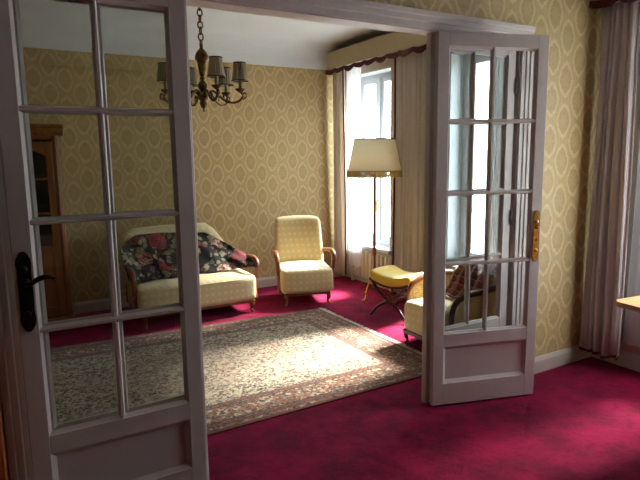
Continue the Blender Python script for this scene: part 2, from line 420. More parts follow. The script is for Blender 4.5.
# ------------------------------------------------------------------ the shell
XL, XN, XR, YB, YP, YN, ZC = -1.0, -3.0, 3.72, 5.76, 2.40, -4.0, 2.76   # XN: left wall of the near room
st = lambda o, label, cat: tag(o, label, cat, kind='structure')
st(box('floor', (XN - .1, YN - .1, -0.05), (XR + .34, YB + .1, 0), 'carpet'), 'crimson wall-to-wall carpet running through both rooms', 'carpet')
st(box('ceiling', (XL - .1, YP + .1, ZC), (XR + .34, YB + .1, ZC + .05), 'plaster'), 'white plaster ceiling above the chandelier', 'ceiling')
st(box('ceiling', (XN - .1, YN - .1, ZC), (XR + .34, YP + .1, ZC + .05), 'plaster'), 'white plaster ceiling above the room with the folded door', 'ceiling')
st(box('wall_back', (XL - .1, YB, 0), (XR + .34, YB + .1, ZC), 'paper_x'), 'gold damask papered wall behind the sofa', 'wall')
st(box('wall_left', (XL - .1, YP + .1, 0), (XL, YB, ZC), 'paper_y'), 'gold damask papered wall beside the bookcase', 'wall')
st(box('wall_left', (XN - .1, YN, 0), (XN, YP, ZC), 'paper_y'), 'gold damask papered wall beyond the sideboard', 'wall')
st(box('wall_front', (XN - .1, YN - .1, 0), (XR + .34, YN, ZC), 'paper_x'), 'gold damask papered wall facing the door opening', 'wall')
DX0, DX1, DZ = 0.036, 2.835, 2.17                                    # the door opening
def with_holes(name, y0, y1, holes, z0, z1, x0, x1, mat):
    L = []; c = y0
    for a, b in holes:
        L.append(((x0, c, 0), (x1, a, ZC))); L.append(((x0, a, 0), (x1, b, z0))); L.append(((x0, a, z1), (x1, b, ZC))); c = b
    L.append(((x0, c, 0), (x1, y1, ZC))); return boxes(name, L, mat)
st(with_holes('wall_right', YN, YB, sorted(WINS), 0.45, 2.42, XR, XR + .34, 'outer'), 'plain beige outer wall pierced by three tall windows', 'wall')
st(boxes('wall_partition', [((XN - .1, YP, 0), (DX0, YP + .1, ZC)), ((DX1, YP, 0), (XR, YP + .1, ZC)), ((DX0, YP, DZ), (DX1, YP + .1, ZC))], 'paper_x'),
   'gold damask papered partition wall around the folding doors', 'wall')
st(box('ground', (4.2, -30, -4.1), (60, 40, -4.0), 'ground'), 'pale street ground outside the windows', 'ground')
# cove between wall and ceiling of the far room
cv = [(YB, 2.49), (YB - .012, 2.49), (YB - .015, 2.56)] + [(YB - .015 - .19 * (1 - math.cos(a)), 2.57 + .19 * math.sin(a)) for a in [i * PI / 16 for i in range(1, 9)]] + [(YB, ZC)]
st(prism('trim_1', cv, 'x', XL, XR, 'plaster', smooth=False), 'white coved cornice above the gold wallpaper', 'cornice')
cr = [(XR, 2.72), (XR - .012, 2.72), (XR - .02, 2.74), (XR - .05, ZC), (XR, ZC)]
st(prism('trim_2', cr, 'y', YP + .1, YB - .2, 'plaster'), 'white ceiling moulding above the far pelmet', 'cornice')
def skirting(name, axis, a, b, base, sgn, label):
    p = [(base, 0), (base + sgn * .018, 0), (base + sgn * .018, .085), (base + sgn * .012, .10), (base + sgn * .006, .112), (base, .112)]
    return st(prism(name, p, axis, a, b, 'trim'), label, 'baseboard')
skirting('baseboard_back', 'x', XL, XR, YB, -1, 'cream skirting board along the wall behind the sofa')
skirting('baseboard_partition', 'x', DX1 + .095, XR, YP, -1, 'cream skirting board below the papered wall beside the taupe curtain')
skirting('baseboard_right', 'y', YN, YB, XR, -1, 'cream skirting board below the windows')
# door surround: lining and architraves, both faces
def architrave(pts_fn, name, parent): pass
dl = st(empty('door_frame', (0, 0, 0)), 'white painted wooden surround of the wide door opening', 'door frame')
boxes('lining', [((DX0 - .001, YP - .004, 0), (DX0 + .012, YP + .104, DZ)), ((DX1 - .012, YP - .004, 0), (DX1 + .001, YP + .104, DZ)), ((DX0, YP - .004, DZ - .012), (DX1, YP + .104, DZ + .001))], 'paint', dl, 0.002)
for ys, y0 in ((-1, YP), (1, YP + .1)):
    for nm, sets in (('architrave', ((DX0 - .085, DX0 + .004), (DX1 - .004, DX1 + .085))),):
        for a, b in sets:
            w = b - a; inn = a < 1
            prof = [(0, 0), (0, .014), (.03, .014), (.036, .02), (.06, .02), (.066, .026), (w, .026), (w, 0)]
            if inn: prof = [(w - p, q) for p, q in prof]
            prism(nm, [(a + p, y0 + ys * q) for p, q in prof], 'z', 0, DZ - .004, 'paint', dl)
    prof = [(0, 0), (0, .014), (.03, .014), (.036, .02), (.06, .02), (.066, .026), (.089, .026), (.089, 0)]
    prism('head_architrave', [(y0 + ys * q, DZ - .004 + p) for p, q in prof], 'x', DX0 - .085, DX1 + .085, 'paint', dl)

# ------------------------------------------------------------------ folding door leaves
W, HT, TH = 0.68, 2.155, 0.04
def leaf(name, label, loc, rz, plate=None, plate_at='free', lever=False, hinge=False):
    """local frame: x along the leaf from 0 to W, y thickness (front face y=0, back y=TH)"""
    r = st(empty(name, loc, rz), label, 'door leaf')
    s = 0.067; zb = 0.012
    for a in (0, W - s): box('stile', (a, 0, zb), (a + s, TH, HT), 'paint', r, .002)
    for z0, z1 in ((HT - .075, HT), (.372, .448), (zb, .145)): box('rail', (s, 0, z0), (W - s, TH, z1), 'paint', r, .0015)
    rows = [.448, .866, 1.274, 1.679, HT - .075]
    hw = .012
    def bar(nm, axis, c, a, b):
        q = [(c - hw, .014), (c - .005, .002), (c + .005, .002), (c + hw, .014), (c + hw, TH - .012), (c + .005, TH - .002), (c - .005, TH - .002), (c - hw, TH - .012)]
        if axis == 'z': prism(nm, q, 'z', a, b, 'paint', r)
        else: prism(nm, [(y, z) for z, y in q], 'x', a, b, 'paint', r)
    xc = W / 2
    for i in range(4):
        bar('muntin', 'z', xc, rows[i] + (hw if i else 0), rows[i + 1] - (hw if i < 3 else 0))
    for zz in rows[1:4]:
        bar('muntin', 'x', zz, s, W - s)
    # glazing beads round the glazed field
    for a, sg in ((s, 1), (W - s, -1)):
        prism('glazing_bead', [(a, .006), (a + sg * .011, .016), (a + sg * .011, .026), (a, .034)], 'z', rows[0], rows[4], 'paint', r)
    for a, sg in ((rows[0], 1), (rows[4], -1)):
        prism('glazing_bead', [(.006, a), (.016, a + sg * .011), (.026, a + sg * .011), (.034, a)], 'x', s, W - s, 'paint', r)
    for i in range(4):
        for a, b in ((s, xc - hw), (xc + hw, W - s)):
            box('pane', (a - .003, .0195, rows[i] + (hw if i else 0) - .003), (b + .003, .0225, rows[i + 1] - (hw if i < 3 else 0) + .003), 'doorglass', r)
    box('panel', (s - .005, .016, .14), (W - s + .005, .026, .376), 'paint', r)
    pm = []
    for fr, bk in ((0.003, .016), (TH - .003, .026)):
        for a, sg in ((s, 1), (W - s, -1)):
            prism('panel_moulding', [(a, fr), (a + sg * .020, bk), (a, bk)], 'z', .145, .372, 'paint', r)
        for a, sg in ((.145, 1), (.372, -1)):
            prism('panel_moulding', [(fr, a), (bk, a + sg * .020), (bk, a)], 'x', s, W - s, 'paint', r)
    if plate:
        px = W - .034 if plate_at == 'free' else .034
        zc = 1.022 if lever else 1.01
        out = []
        hh, ww = (.150, .024) if lever else (.155, .020)
        for k in range(28):
            t = 2 * PI * k / 28; cx_, cz = math.cos(t), math.sin(t)
            rx = ww * (1 - .18 * abs(math.sin(2 * t)) ** .5 + .08 * math.cos(6 * t)); zz = hh * (abs(cz) ** .42) * (1 if cz > 0 else -1)
            xx = ww * (abs(cx_) ** .5) * (1 if cx_ > 0 else -1) * (1.0 - .42 * max(0, abs(zz) / hh - .8) / .2 + .14 * (abs(zz) / hh > .7))
            out.append((px + xx, zc + zz))
        pl = prism('handle_plate', out, 'y', -.006, 0.0, plate, r)
        for dz in (-.085, .085): lathe('boss', [(.002, 0), (.013, 0), (.012, .004), (.005, .008), (.001, .009)], plate, pl, 12, (px, -.006, zc + dz), rot=(PI / 2, 0, 0))
        prism('keyhole', [(px - .003, zc - .035), (px + .003, zc - .035), (px + .004, zc - .02), (px, zc - .012), (px - .004, zc - .02)], 'y', -.0068, -.0058, 'black', pl)
        if lever:
            lathe('lever_rose', [(.002, 0), (.016, 0), (.014, .008), (.009, .012), (.008, .03), (.001, .032)], plate, pl, 14, (px, -.006, zc + .035), rot=(PI / 2, 0, 0))
            tube('lever', [(px, -.036, zc + .035), (px + .018, -.045, zc + .037), (px + .045, -.047, zc + .052), (px + .072, -.046, zc + .056), (px + .094, -.044, zc + .046)], [.008, .0085, .010, .010, .006], plate, pl, 10)
        else:
            lathe('knob', [(.002, 0), (.010, 0), (.008, .012), (.006, .02), (.001, .022)], plate, pl, 12, (px, -.006, zc + .05), rot=(PI / 2, 0, 0))
    if hinge:
        for zz in (.24, 1.05, 1.86):
            lathe('hinge', [(.002, 0), (.008, 0), (.008, .09), (.002, .095)], 'steel', r, 10, (W - .001, -.006, zz))
    return r
leaf('door_1', 'white glazed door leaf with blackened lever handle', (0.030, 2.250, 0), 0, 'black', 'hinge', True)
leaf('door_2', 'white glazed door leaf folded flat behind the one with the lever', (0.052, 2.296, 0), 0)
ang = math.atan2(2.162 - 2.363, 2.784 - 2.136)
leaf('door_3', 'white glazed door leaf with long brass escutcheon', (2.136, 2.363, 0), ang, 'brass', 'free', False)
leaf('door_4', 'white glazed door leaf hinged to the surround behind the brass-plated leaf', (2.126, 2.410, 0), 0, hinge=True)

# ------------------------------------------------------------------ windows
def window(name, y0, y1, z0, z1, label):
    r = st(empty(name, (3.88, (y0 + y1) / 2, z0)), label, 'window')
    w = (y1 - y0) / 2; h = z1 - z0; F = .06
    boxes('window_frame', [((0, -w, 0), (.07, -w + F, h)), ((0, w - F, 0), (.07, w, h)), ((0, -w + F, 0), (.07, w - F, F)), ((0, -w + F, h - F), (.07, w - F, h))], 'frame', r, .003)
    box('mullion', (-.022, -.030, F), (.05, .030, h - F), 'frame', r, .006)
    for sg in (-1, 1):
        a, b = sorted((sg * .030, sg * (w - F))); t = .052
        sh = boxes('sash', [((-.008, a, F), (.045, a + t, h - F)), ((-.008, b - t, F), (.045, b, h - F)), ((-.008, a + t, F), (.045, b - t, F + t)), ((-.008, a + t, h - F - t), (.045, b - t, h - F))], 'frame', r, .003)
        box('pane', (.018, a + t - .004, F + t - .004), (.022, b - t + .004, h - F - t + .004), 'winglass', sh)
    # espagnolette handle on the mullion
    hd = tube('window_handle', [(-.03, 0, .52), (-.045, 0, .52), (-.05, .0, .50), (-.05, 0, .40)], .008, 'brass', r)
    # plaster reveal and inner sill
    boxes('reveal', [((XR - 3.88 - .001, -w - .0, 0), (.0, -w + .012, h)), ((XR - 3.88 - .001, w - .012, 0), (0, w, h)), ((XR - 3.88 - .001, -w, h - .012), (0, w, h))], 'frame', r)
    box('window_sill', (XR - 3.88 - .06, -w - .03, -.032), (.0, w + .03, .002), 'frame', r, .004)
    return r
window('window_1', *WINS[0], .45, 2.42, 'tall white casement window behind the standing lamp')
window('window_2', *WINS[1], .45, 2.42, 'tall white casement window beside the cane armchair')
window('window_3', *WINS[2], .45, 2.42, 'tall white casement window behind the taupe curtain and voile')

# ------------------------------------------------------------------ curtains and pelmets
def curtain(name, x0, y0, y1, z0, z1, folds, amp, mat, label, edge=None, hem=None, group=None, cat='curtain', seed=1, thick=.004, edge_mat='maroon', nu=None):
    rnd = random.Random(seed); ph = [rnd.uniform(0, 6) for _ in range(4)]
    r = empty(name, (x0, (y0 + y1) / 2, z0)); L = y1 - y0; H_ = z1 - z0; nu = nu or folds * 10
    def fn(u, v):
        wv = folds * 2 * PI * (u + .018 * math.sin(2 * PI * u * 2 + ph[0]))
        a = amp * (0.72 + .28 * math.sin(u * 9 + ph[1])) * (.75 + .25 * (1 - v))
        x = a * math.sin(wv + .35 * math.sin(v * 3 + ph[2])) + .35 * a * math.sin(2.3 * wv + ph[3])
        y = -L / 2 + L * u + .012 * math.sin(v * 4 + ph[1] + u * 5) + .25 * a * math.cos(wv)
        z = H_ * v + (.012 * math.sin(u * 14 + ph[2]) * (1 - v))
        return (x, y, z)
    sheet('fabric', fn, nu, 14, mat, r, thick)
    if hem: sheet('hem', lambda u, v: (fn(u, 0)[0] - .004, fn(u, 0)[1], fn(u, 0)[2] - .004 + .02 * v), nu, 1, hem, r, thick + .006)
    if edge is not None:
        u0 = edge; path = [Vector(fn(u0, v / 20)) + Vector((-.008, 0, 0)) for v in range(21)]
        vv, ff = sweep_data(path, .011, 6, 1.0, (1, 0, 0)); mesh('edge_braid', vv, ff, edge_mat, r, True)
    return tag(r, label, cat, group)
curtain('curtain', 3.548, 5.49, 5.718, .07, 2.60, 4, .036, 'drape', 'beige curtain with maroon braid in the corner beyond the voile', edge=0.02, seed=3)
curtain('curtain', 3.585, 4.02, 4.55, .07, 2.60, 7, .042, 'drape', 'beige curtain hanging beside the yellow stool', edge=0.99, seed=5)
curtain('voile_curtain', 3.605, 5.24, 5.50, .20, 2.60, 6, .016, 'sheer', 'sheer white voile behind the standing lamp', seed=8, thick=0)
curtain('curtain', 3.555, 2.10, 2.355, .10, 2.52, 5, .046, 'drape2', 'long taupe curtain beside the light wood table', hem='maroon', seed=11)
curtain('voile_curtain', 3.66, 1.03, 2.13, .20, 2.52, 9, .016, 'sheer', 'sheer white voile beside the taupe curtain', seed=13, thick=0)
def pelmet(y0, y1, zb, zt, label, n):
    r = empty('pelmet', (3.47, (y0 + y1) / 2, zb)); L = y1 - y0; h = zt - zb
    box('board', (0, -L / 2, .03), (.02, L / 2, h), 'pelmet', r, .004)
    for a in (-L / 2, L / 2 - .02): box('return', (.02, a, .03), (XR - 3.47 - .005, a + .02, h), 'pelmet', r, .003)
    box('top_board', (.02, -L / 2 + .02, h - .03), (XR - 3.47 - .005, L / 2 - .02, h - .01), 'steel', r)
    # scalloped braid with a knotted edge
    N = n * 10; v = []; f = []
    def low(u): return -.036 * abs(math.sin(u * n * PI)) ** .8 * (.75 + .25 * math.sin(u * 37)) - .004
    top = [(-.006, -L / 2 + L * i / N, .034 + .5 * low(i / N)) for i in range(N + 1)]
    bot = [(-.006, -L / 2 + L * i / N, low(i / N)) for i in range(N + 1)]
    v = top + bot + [(.004, p[1], p[2]) for p in top] + [(.004, p[1], p[2]) for p in bot]; K = N + 1
    for i in range(N):
        f += [(i, i + 1, K + i + 1, K + i), (2 * K + i, 3 * K + i, 3 * K + i + 1, 2 * K + i + 1), (i, 2 * K + i, 2 * K + i + 1, i + 1), (K + i, K + i + 1, 3 * K + i + 1, 3 * K + i)]
    f += [(0, K, 3 * K, 2 * K), (N, 2 * K + N, 3 * K + N, K + N)]
    br = mesh('scalloped_braid', v, f, 'maroon', r)
    tube('cord', [(-.008, p[1], p[2]) for p in bot[::2]], .007, 'maroon', br, 6, 1)
    return tag(r, label, 'pelmet')
pelmet(3.98, 5.757, 2.455, 2.675, 'beige pelmet with scalloped maroon braid above the standing lamp', 9)
pelmet(0.15, 2.396, 2.44, 2.70, 'pelmet with maroon scalloped braid above the taupe curtain', 11)

# ------------------------------------------------------------------ radiator under the lamp's window
r = tag(empty('radiator', (3.712, 5.10, 0)), 'cream column radiator under the window behind the standing lamp', 'radiator')
for i in range(11):
    y = -.40 + i * .075
    cushion('radiator_section', (-.095, y, .07), (.0, y + .046, .405), .022, 'radiator', r, m=2)
for z in (.11, .36): tube('pipe', [(-.042, -.42, z), (-.042, .42, z)], .014, 'radiator', r, 8, 1)
for y in (-.38, .38): box('foot', (-.07, y, 0), (-.015, y + .03, .08), 'radiator', r, .005)

# ------------------------------------------------------------------ rug
def rug_mesh():
    c = [Vector((-.40, 2.735, 0)), Vector((2.655, 2.757, 0)), Vector((2.655, 4.60, 0)), Vector((-.40, 4.80, 0))]
    r = tag(empty('persian_rug', (1.1, 3.7, 0)), 'faded floral Persian rug with fringed ends on the crimson carpet', 'rug')
    nu, nv = 40, 26; off = Vector((1.1, 3.7, 0))
    def P(u, v): return c[0] * (1 - u) * (1 - v) + c[1] * u * (1 - v) + c[2] * u * v + c[3] * (1 - u) * v
    V = []
    for j in range(nv + 1):
        for i in range(nu + 1):
            u, v = i / nu, j / nv; p = P(u, v); p.z = .010 + .0015 * math.sin(u * 11) * math.sin(v * 7); V.append(p - off)
    K = len(V); V += [Vector((p.x, p.y, .0005)) for p in V]; F = []
    for j in range(nv):
        for i in range(nu):
            a = j * (nu + 1) + i; q = (a, a + 1, a + nu + 2, a + nu + 1); F.append(q); F.append(tuple(K + t for t in reversed(q)))
    edge = [i for i in range(nu)] + [nu + j * (nu + 1) for j in range(nv)] + [(nv + 1) * (nu + 1) - 1 - i for i in range(nu)] + [(nv - j) * (nu + 1) for j in range(nv)]
    for a, b in zip(edge, edge[1:] + edge[:1]): F.append((a, b, K + b, K + a))
    me = bpy.data.meshes.new('field'); me.from_pydata([tuple(p) for p in V], [], F); me.update()
    uv = me.uv_layers.new(name='UVMap')
    for lp in me.loops:
        k = lp.vertex_index % K; i = k % (nu + 1); j = k // (nu + 1); uv.data[lp.index].uv = (3.05 * i / nu, 1.93 * j / nv)
    link('woven_field', me, 'rug', r)
    for u, sg in ((1, 1), (0, -1)):
        rnd = random.Random(4); V = []; F = []
        for k in range(230):
            p = P(u, (k + .5) / 230) - off; l = .045 + rnd.uniform(-.010, .010); dy = rnd.uniform(-.012, .012); w = .0032; b = len(V)
            for x, yy, z in ((-.004, 0, .008), (l * .5, dy * .4, .004), (l, dy, .002)):
                V += [(p.x + sg * x, p.y + yy - w, z), (p.x + sg * x, p.y + yy + w, z), (p.x + sg * x, p.y + yy, z + .004)]
            for s_ in (0, 3):
                for t in range(3): F.append((b + s_ + t, b + s_ + (t + 1) % 3, b + s_ + 3 + (t + 1) % 3, b + s_ + 3 + t))
        o = mesh('fringe', V, F, 'fringe_w', r); o['kind'] = 'stuff'
rug_mesh()

# ------------------------------------------------------------------ upholstered suite
def cabriole(x, y, h, sx, sy, parent, mat='walnut', r0=.026):
    tube('leg', [(x, y, h), (x + sx * .018, y + sy * .018, h * .66), (x + sx * .006, y + sy * .006, h * .28), (x + sx * .02, y + sy * .02, .004)], [r0, r0 * .9, r0 * .48, r0 * .55], mat, parent, 10, 5)
def bent_arm(sx, w, parent, d0, d1, name='arm', mat='walnut'):
    """bentwood arm on the side sx: from the back, forward, rolling over and down to the seat rail"""
    x = sx * w
    pts = [(x - sx * .03, d1 - .08, .47), (x, d1 - .16, .49), (x + sx * .014, d0 + .20, .515), (x + sx * .018, d0 + .09, .51), (x + sx * .016, d0 + .035, .46), (x + sx * .008, d0 + .05, .38), (x, d0 + .075, .30), (x - sx * .002, d0 + .07, .20), (x - sx * .004, d0 + .05, .12)]
    return tube(name, pts, [.018, .02, .022, .022, .02, .019, .019, .018, .016], mat, parent, 10, 6, flat=1.25)
def armchair(label, loc, rz):
    """local: front faces -y; origin on the floor under the middle of the front edge"""
    r = tag(empty('armchair', loc, rz), label, 'armchair')
    for sx in (-1, 1):
        cabriole(sx * .205, .05, .12, sx, -1, r); cabriole(sx * .19, .50, .12, sx, 1, r)
    def seatd(x, y, z):
        t = max(0, (z - .2) / .18); return (x * (1 + .02 * math.sin(z * 8)), y - .025 * (1 - (x / .26) ** 2) * (1 if y < .3 else 0), z + .014 * t * (1 - (x / .26) ** 2) * (1 - ((y - .28) / .32) ** 2))
    box('seat_rail', (-.235, .012, .10), (.235, .55, .128), 'walnut', r, .006)
    cushion('seat', (-.262, 0, .122), (.262, .52, .372), .045, 'cream', r, seatd)
    def backd(x, y, z):
        t = (z - .34) / .52; s = 1 - .05 * t - .10 * max(0, t - .82) * 5 * 0.5
        return (x * s, y + .15 * t + .025 * (x / .24) ** 2 * -1, z + .012 * (1 - (x / .24) ** 2) * max(0, t))
    cushion('backrest', (-.268, .43, .33), (.268, .555, .84), .055, 'cream', r, backd)
    cushion('back_shell', (-.25, .535, .13), (.25, .575, .80), .018, 'walnut', r, lambda x, y, z: (x * (1 - .05 * (z - .34) / .52), y + .15 * max(0, (z - .34) / .52), z))
    for sx in (-1, 1): bent_arm(sx, .276, r, .06, .62)
    return r
armchair('cream dotted armchair with bentwood arms by the corner curtain', (2.640, 4.780, 0), math.radians(-18.5))

def sofa():
    w = .558
    r = tag(empty('sofa', (1.553, 4.835, 0)), 'cream two-seat sofa with bentwood arms against the gold wall', 'sofa')
    for sx in (-1, 1):
        cabriole(sx * (w - .06), .05, .12, sx, -1, r); cabriole(sx * (w - .08), .52, .12, sx, 1, r)
    box('seat_rail', (-w + .02, .012, .10), (w - .02, .57, .126), 'walnut', r, .006)
    def sd(x, y, z):
        t = max(0, (z - .2) / .18); return (x, y - .02 * (1 - (x / w) ** 4) * (1 if y < .3 else 0), z + .02 * t * (1 - (x / w) ** 4) * (1 - ((y - .28) / .32) ** 2))
    seat = cushion('seat', (-w, 0, .12), (w, .55, .372), .05, 'cream', r, sd, 10)
    tube('piping', [(-w + .03, .004, .335), (-w * .5, -.016, .346), (0, -.021, .348), (w * .5, -.016, .346), (w - .03, .004, .335)], .005, 'cream', seat, 6)
    def bd(x, y, z):
        t = (z - .34) / .50; q = abs(x) / w
        drop = .30 * max(0, (q - (.62 if x > 0 else .80)) / (.40 if x > 0 else .5)) ** 1.3
        return (x * (1 - .03 * t) - .045, y + .13 * t - .06 * q ** 3, z - drop * max(0, t) + .015 * (1 - q * q) * max(0, t))
    cushion('backrest', (-w, .46, .32), (w, .60, .825), .06, 'cream', r, bd, 12)
    cushion('back_shell', (-w + .03, .575, .13), (w - .03, .615, .72), .018, 'walnut', r, lambda x, y, z: (x * (1 - .03 * (z - .34) / .5 - .30 * max(0, (z - .5) / .22)) - .03, y + .13 * max(0, (z - .34) / .5) - .05 * (abs(x) / w) ** 3, z))
    for sx in (-1, 1): bent_arm(sx, w + .012, r, .02, .62)
    return r
sofa()
def shawl():
    # hangs over the front of the sofa back, its corner pulled over the arm by the armchair
    w = .558
    def back_y(x, z):                                              # front face of the sofa back (world y)
        t = (z - .34) / .50; q = min(abs(x + .045) / w, 1.1); return 4.835 + .46 + .13 * t - .06 * q ** 3
    def fn(u, v):
        x = -.60 + 1.20 * u
        top = .765 + .018 * math.sin(u * 5.2 + .4) - .09 * max(0, .14 - u) / .14
        if u > .71: top -= ((u - .71) / .29) ** 1.15 * .225
        bot = .392 + .008 * math.sin(u * 9) + .05 * max(0, u - .80) / .20 + .05 * max(0, .12 - u) / .12
        z = bot + (top - bot) * v
        puff = .022 + .23 * (1 - v) ** 1.25 + .014 * math.sin(u * 19 + v * 4) * (1 - .4 * v) + .009 * math.sin(u * 41 + v * 9) + .012 * math.sin(v * 7 + u * 6)
        y = back_y(x, z) - max(puff, .012)
        if u > .84: y -= (u - .84) / .16 * .14 * (1 - .2 * v)
        if u < .10: y -= (.10 - u) / .10 * .10
        return (1.553 + x - .02, y, z)
    o = sheet('floral_shawl', fn, 80, 28, 'floral', None, .007)
    return tag(o, 'black floral shawl draped across the cream sofa back', 'shawl')
shawl()

# cane armchair beside the window: faces -x
def cane_chair():
    r = tag(empty('cane_armchair', (2.70, 3.125, 0), -PI / 2), 'bentwood armchair with cane sides and cream seat beside the yellow stool', 'armchair')
    for sx in (-1, 1):
        cabriole(sx * .205, .05, .12, sx, -1, r, 'darkwood', .022); cabriole(sx * .20, .52, .12, sx, 1, r, 'darkwood', .022)
    box('seat_rail', (-.235, .012, .09), (.235, .57, .125), 'darkwood', r, .006)
    cushion('seat', (-.225, -.005, .118), (.225, .53, .36), .05, 'cream', r, lambda x, y, z: (x, y, z + .012 * max(0, (z - .2) / .16) * (1 - (x / .25) ** 2)))
    for sx in (-1, 1):
        x = sx * .268
        loop = [(x, .20, .13), (x, .125, .20), (x, .10, .34), (x, .13, .455), (x, .23, .505), (x, .36, .51), (x, .53, .52), (x - sx * .01, .60, .46), (x - sx * .01, .585, .28), (x, .50, .15), (x, .33, .115)]
        if sx > 0: loop = [(p[0], p[1] - .06 * max(0, 1 - p[1] / .5), p[2] - (.03 if p[2] > .3 else 0)) for p in loop]
        tube('arm', loop + [loop[0]], .019, 'darkwood' if sx > 0 else 'walnut', r, 8, 5, flat=1.2, up=(1, 0, 0))
        # woven panel as crossing strips
        V = []; F = []
        def strip(p, q, wd, off):
            d = (Vector(q) - Vector(p)).normalized(); s_ = Vector((0, -d.z, d.y)) * wd; b = len(V)
            for e in (p, q):
                for sd in (-1, 1):
                    for th in (-.0012, .0012): V.append(Vector(e) + s_ * sd + Vector((off + th, 0, 0)))
            for q4 in ((0, 1, 3, 2), (4, 6, 7, 5), (0, 4, 5, 1), (2, 3, 7, 6), (0, 2, 6, 4), (1, 5, 7, 3)): F.append(tuple(b + t for t in q4))
        for k in range(29):
            y = .125 + k * .016; strip((x, y, .14 + .14 * abs(y - .34)), (x, y, .495 - (.06 if y < .16 else 0)), .0036, 0)
        for k in range(21):
            z = .15 + k * .0165; strip((x, .11 + (.05 if z > .45 or z < .2 else 0), z), (x, .59 - (.03 if z < .25 else 0), z), .0036, .002)
        o = mesh('cane_panel', V, F, 'cane', r); o['kind'] = 'stuff'
    cushion('backrest', (-.225, .47, .32), (.225, .56, .57), .04, 'cream', r, lambda x, y, z: (x, y + .10 * (z - .32) / .31 - .03 * (x / .22) ** 2, z))
    tube('back_frame', [(-.255, .56, .12), (-.25, .60, .40), (-.235, .65, .55), (-.15, .67, .60), (0, .68, .61), (.15, .67, .60), (.235, .65, .55), (.25, .60, .40), (.255, .56, .12)], .018, 'darkwood', r, 8, 5)
    return r
cane_chair()
def blanket():
    # draped over the near half of the cane armchair's back and down its seat side
    r = None
    def fn(u, v):
        prof = spline([(3.00, .395), (3.05, .40), (3.11, .45), (3.16, .54), (3.22, .625), (3.32, .655), (3.415, .635), (3.435, .53), (3.44, .40), (3.445, .30)], 4)
        prof = [Vector((p[0], p[1], 0)) for p in prof]; t = v * (len(prof) - 1); i = min(int(t), len(prof) - 2); q = prof[i].lerp(prof[i + 1], t - i)
        return (q.x + .010 * math.sin(u * 22 + v * 3) * (1 - abs(2 * v - 1) * .3), 2.915 + u * .34 + .012 * math.sin(v * 9), q.y + .006 * math.sin(u * 17 + 1))
    o = sheet('plaid_blanket', fn, 36, 40, 'plaid', None, .008)
    return tag(o, 'red plaid blanket draped over the cane armchair back', 'blanket')
blanket()

# ------------------------------------------------------------------ yellow X-frame stool
def stool():
    r = tag(empty('x_frame_stool', (3.17, 3.97, 0), math.radians(102)), 'mustard yellow cushioned stool on crossed wooden legs', 'stool')
    def sd(x, y, z): return (x, y * 1.0, z + .055 * (x / .24) ** 2 + .012 * (1 - (y / .18) ** 2) * (1 if z > .36 else 0))
    seat = cushion('seat', (-.235, -.185, .305), (.235, .185, .395), .04, 'yellow', r, sd, 8)
    for sy in (-1, 1):
        y = sy * .165
        tube('seat_rail', [(-.23, y, .355), (-.12, y, .325), (0, y, .312), (.12, y, .325), (.23, y, .355)], .014, 'darkwood', r, 8)
        for sx in (-1, 1):
            tube('leg', [(-sx * .20, y, .345), (-sx * .13, y, .26), (0, y + sx * .008, .175), (sx * .12, y, .11), (sx * .185, y, .045), (sx * .215, y, .008)], [.012, .016, .018, .015, .012, .016], 'darkwood', r, 8, 5)
        lathe('boss', [(.002, -.008), (.022, -.006), (.024, .0), (.012, .008), (.002, .010)], 'darkwood', r, 14, (0, y + sy * .02, .175), rot=(-sy * PI / 2, 0, 0))
    tube('stretcher', [(0, -.15, .175), (0, 0, .175), (0, .15, .175)], [.011, .017, .011], 'darkwood', r, 8)
    return r
stool()

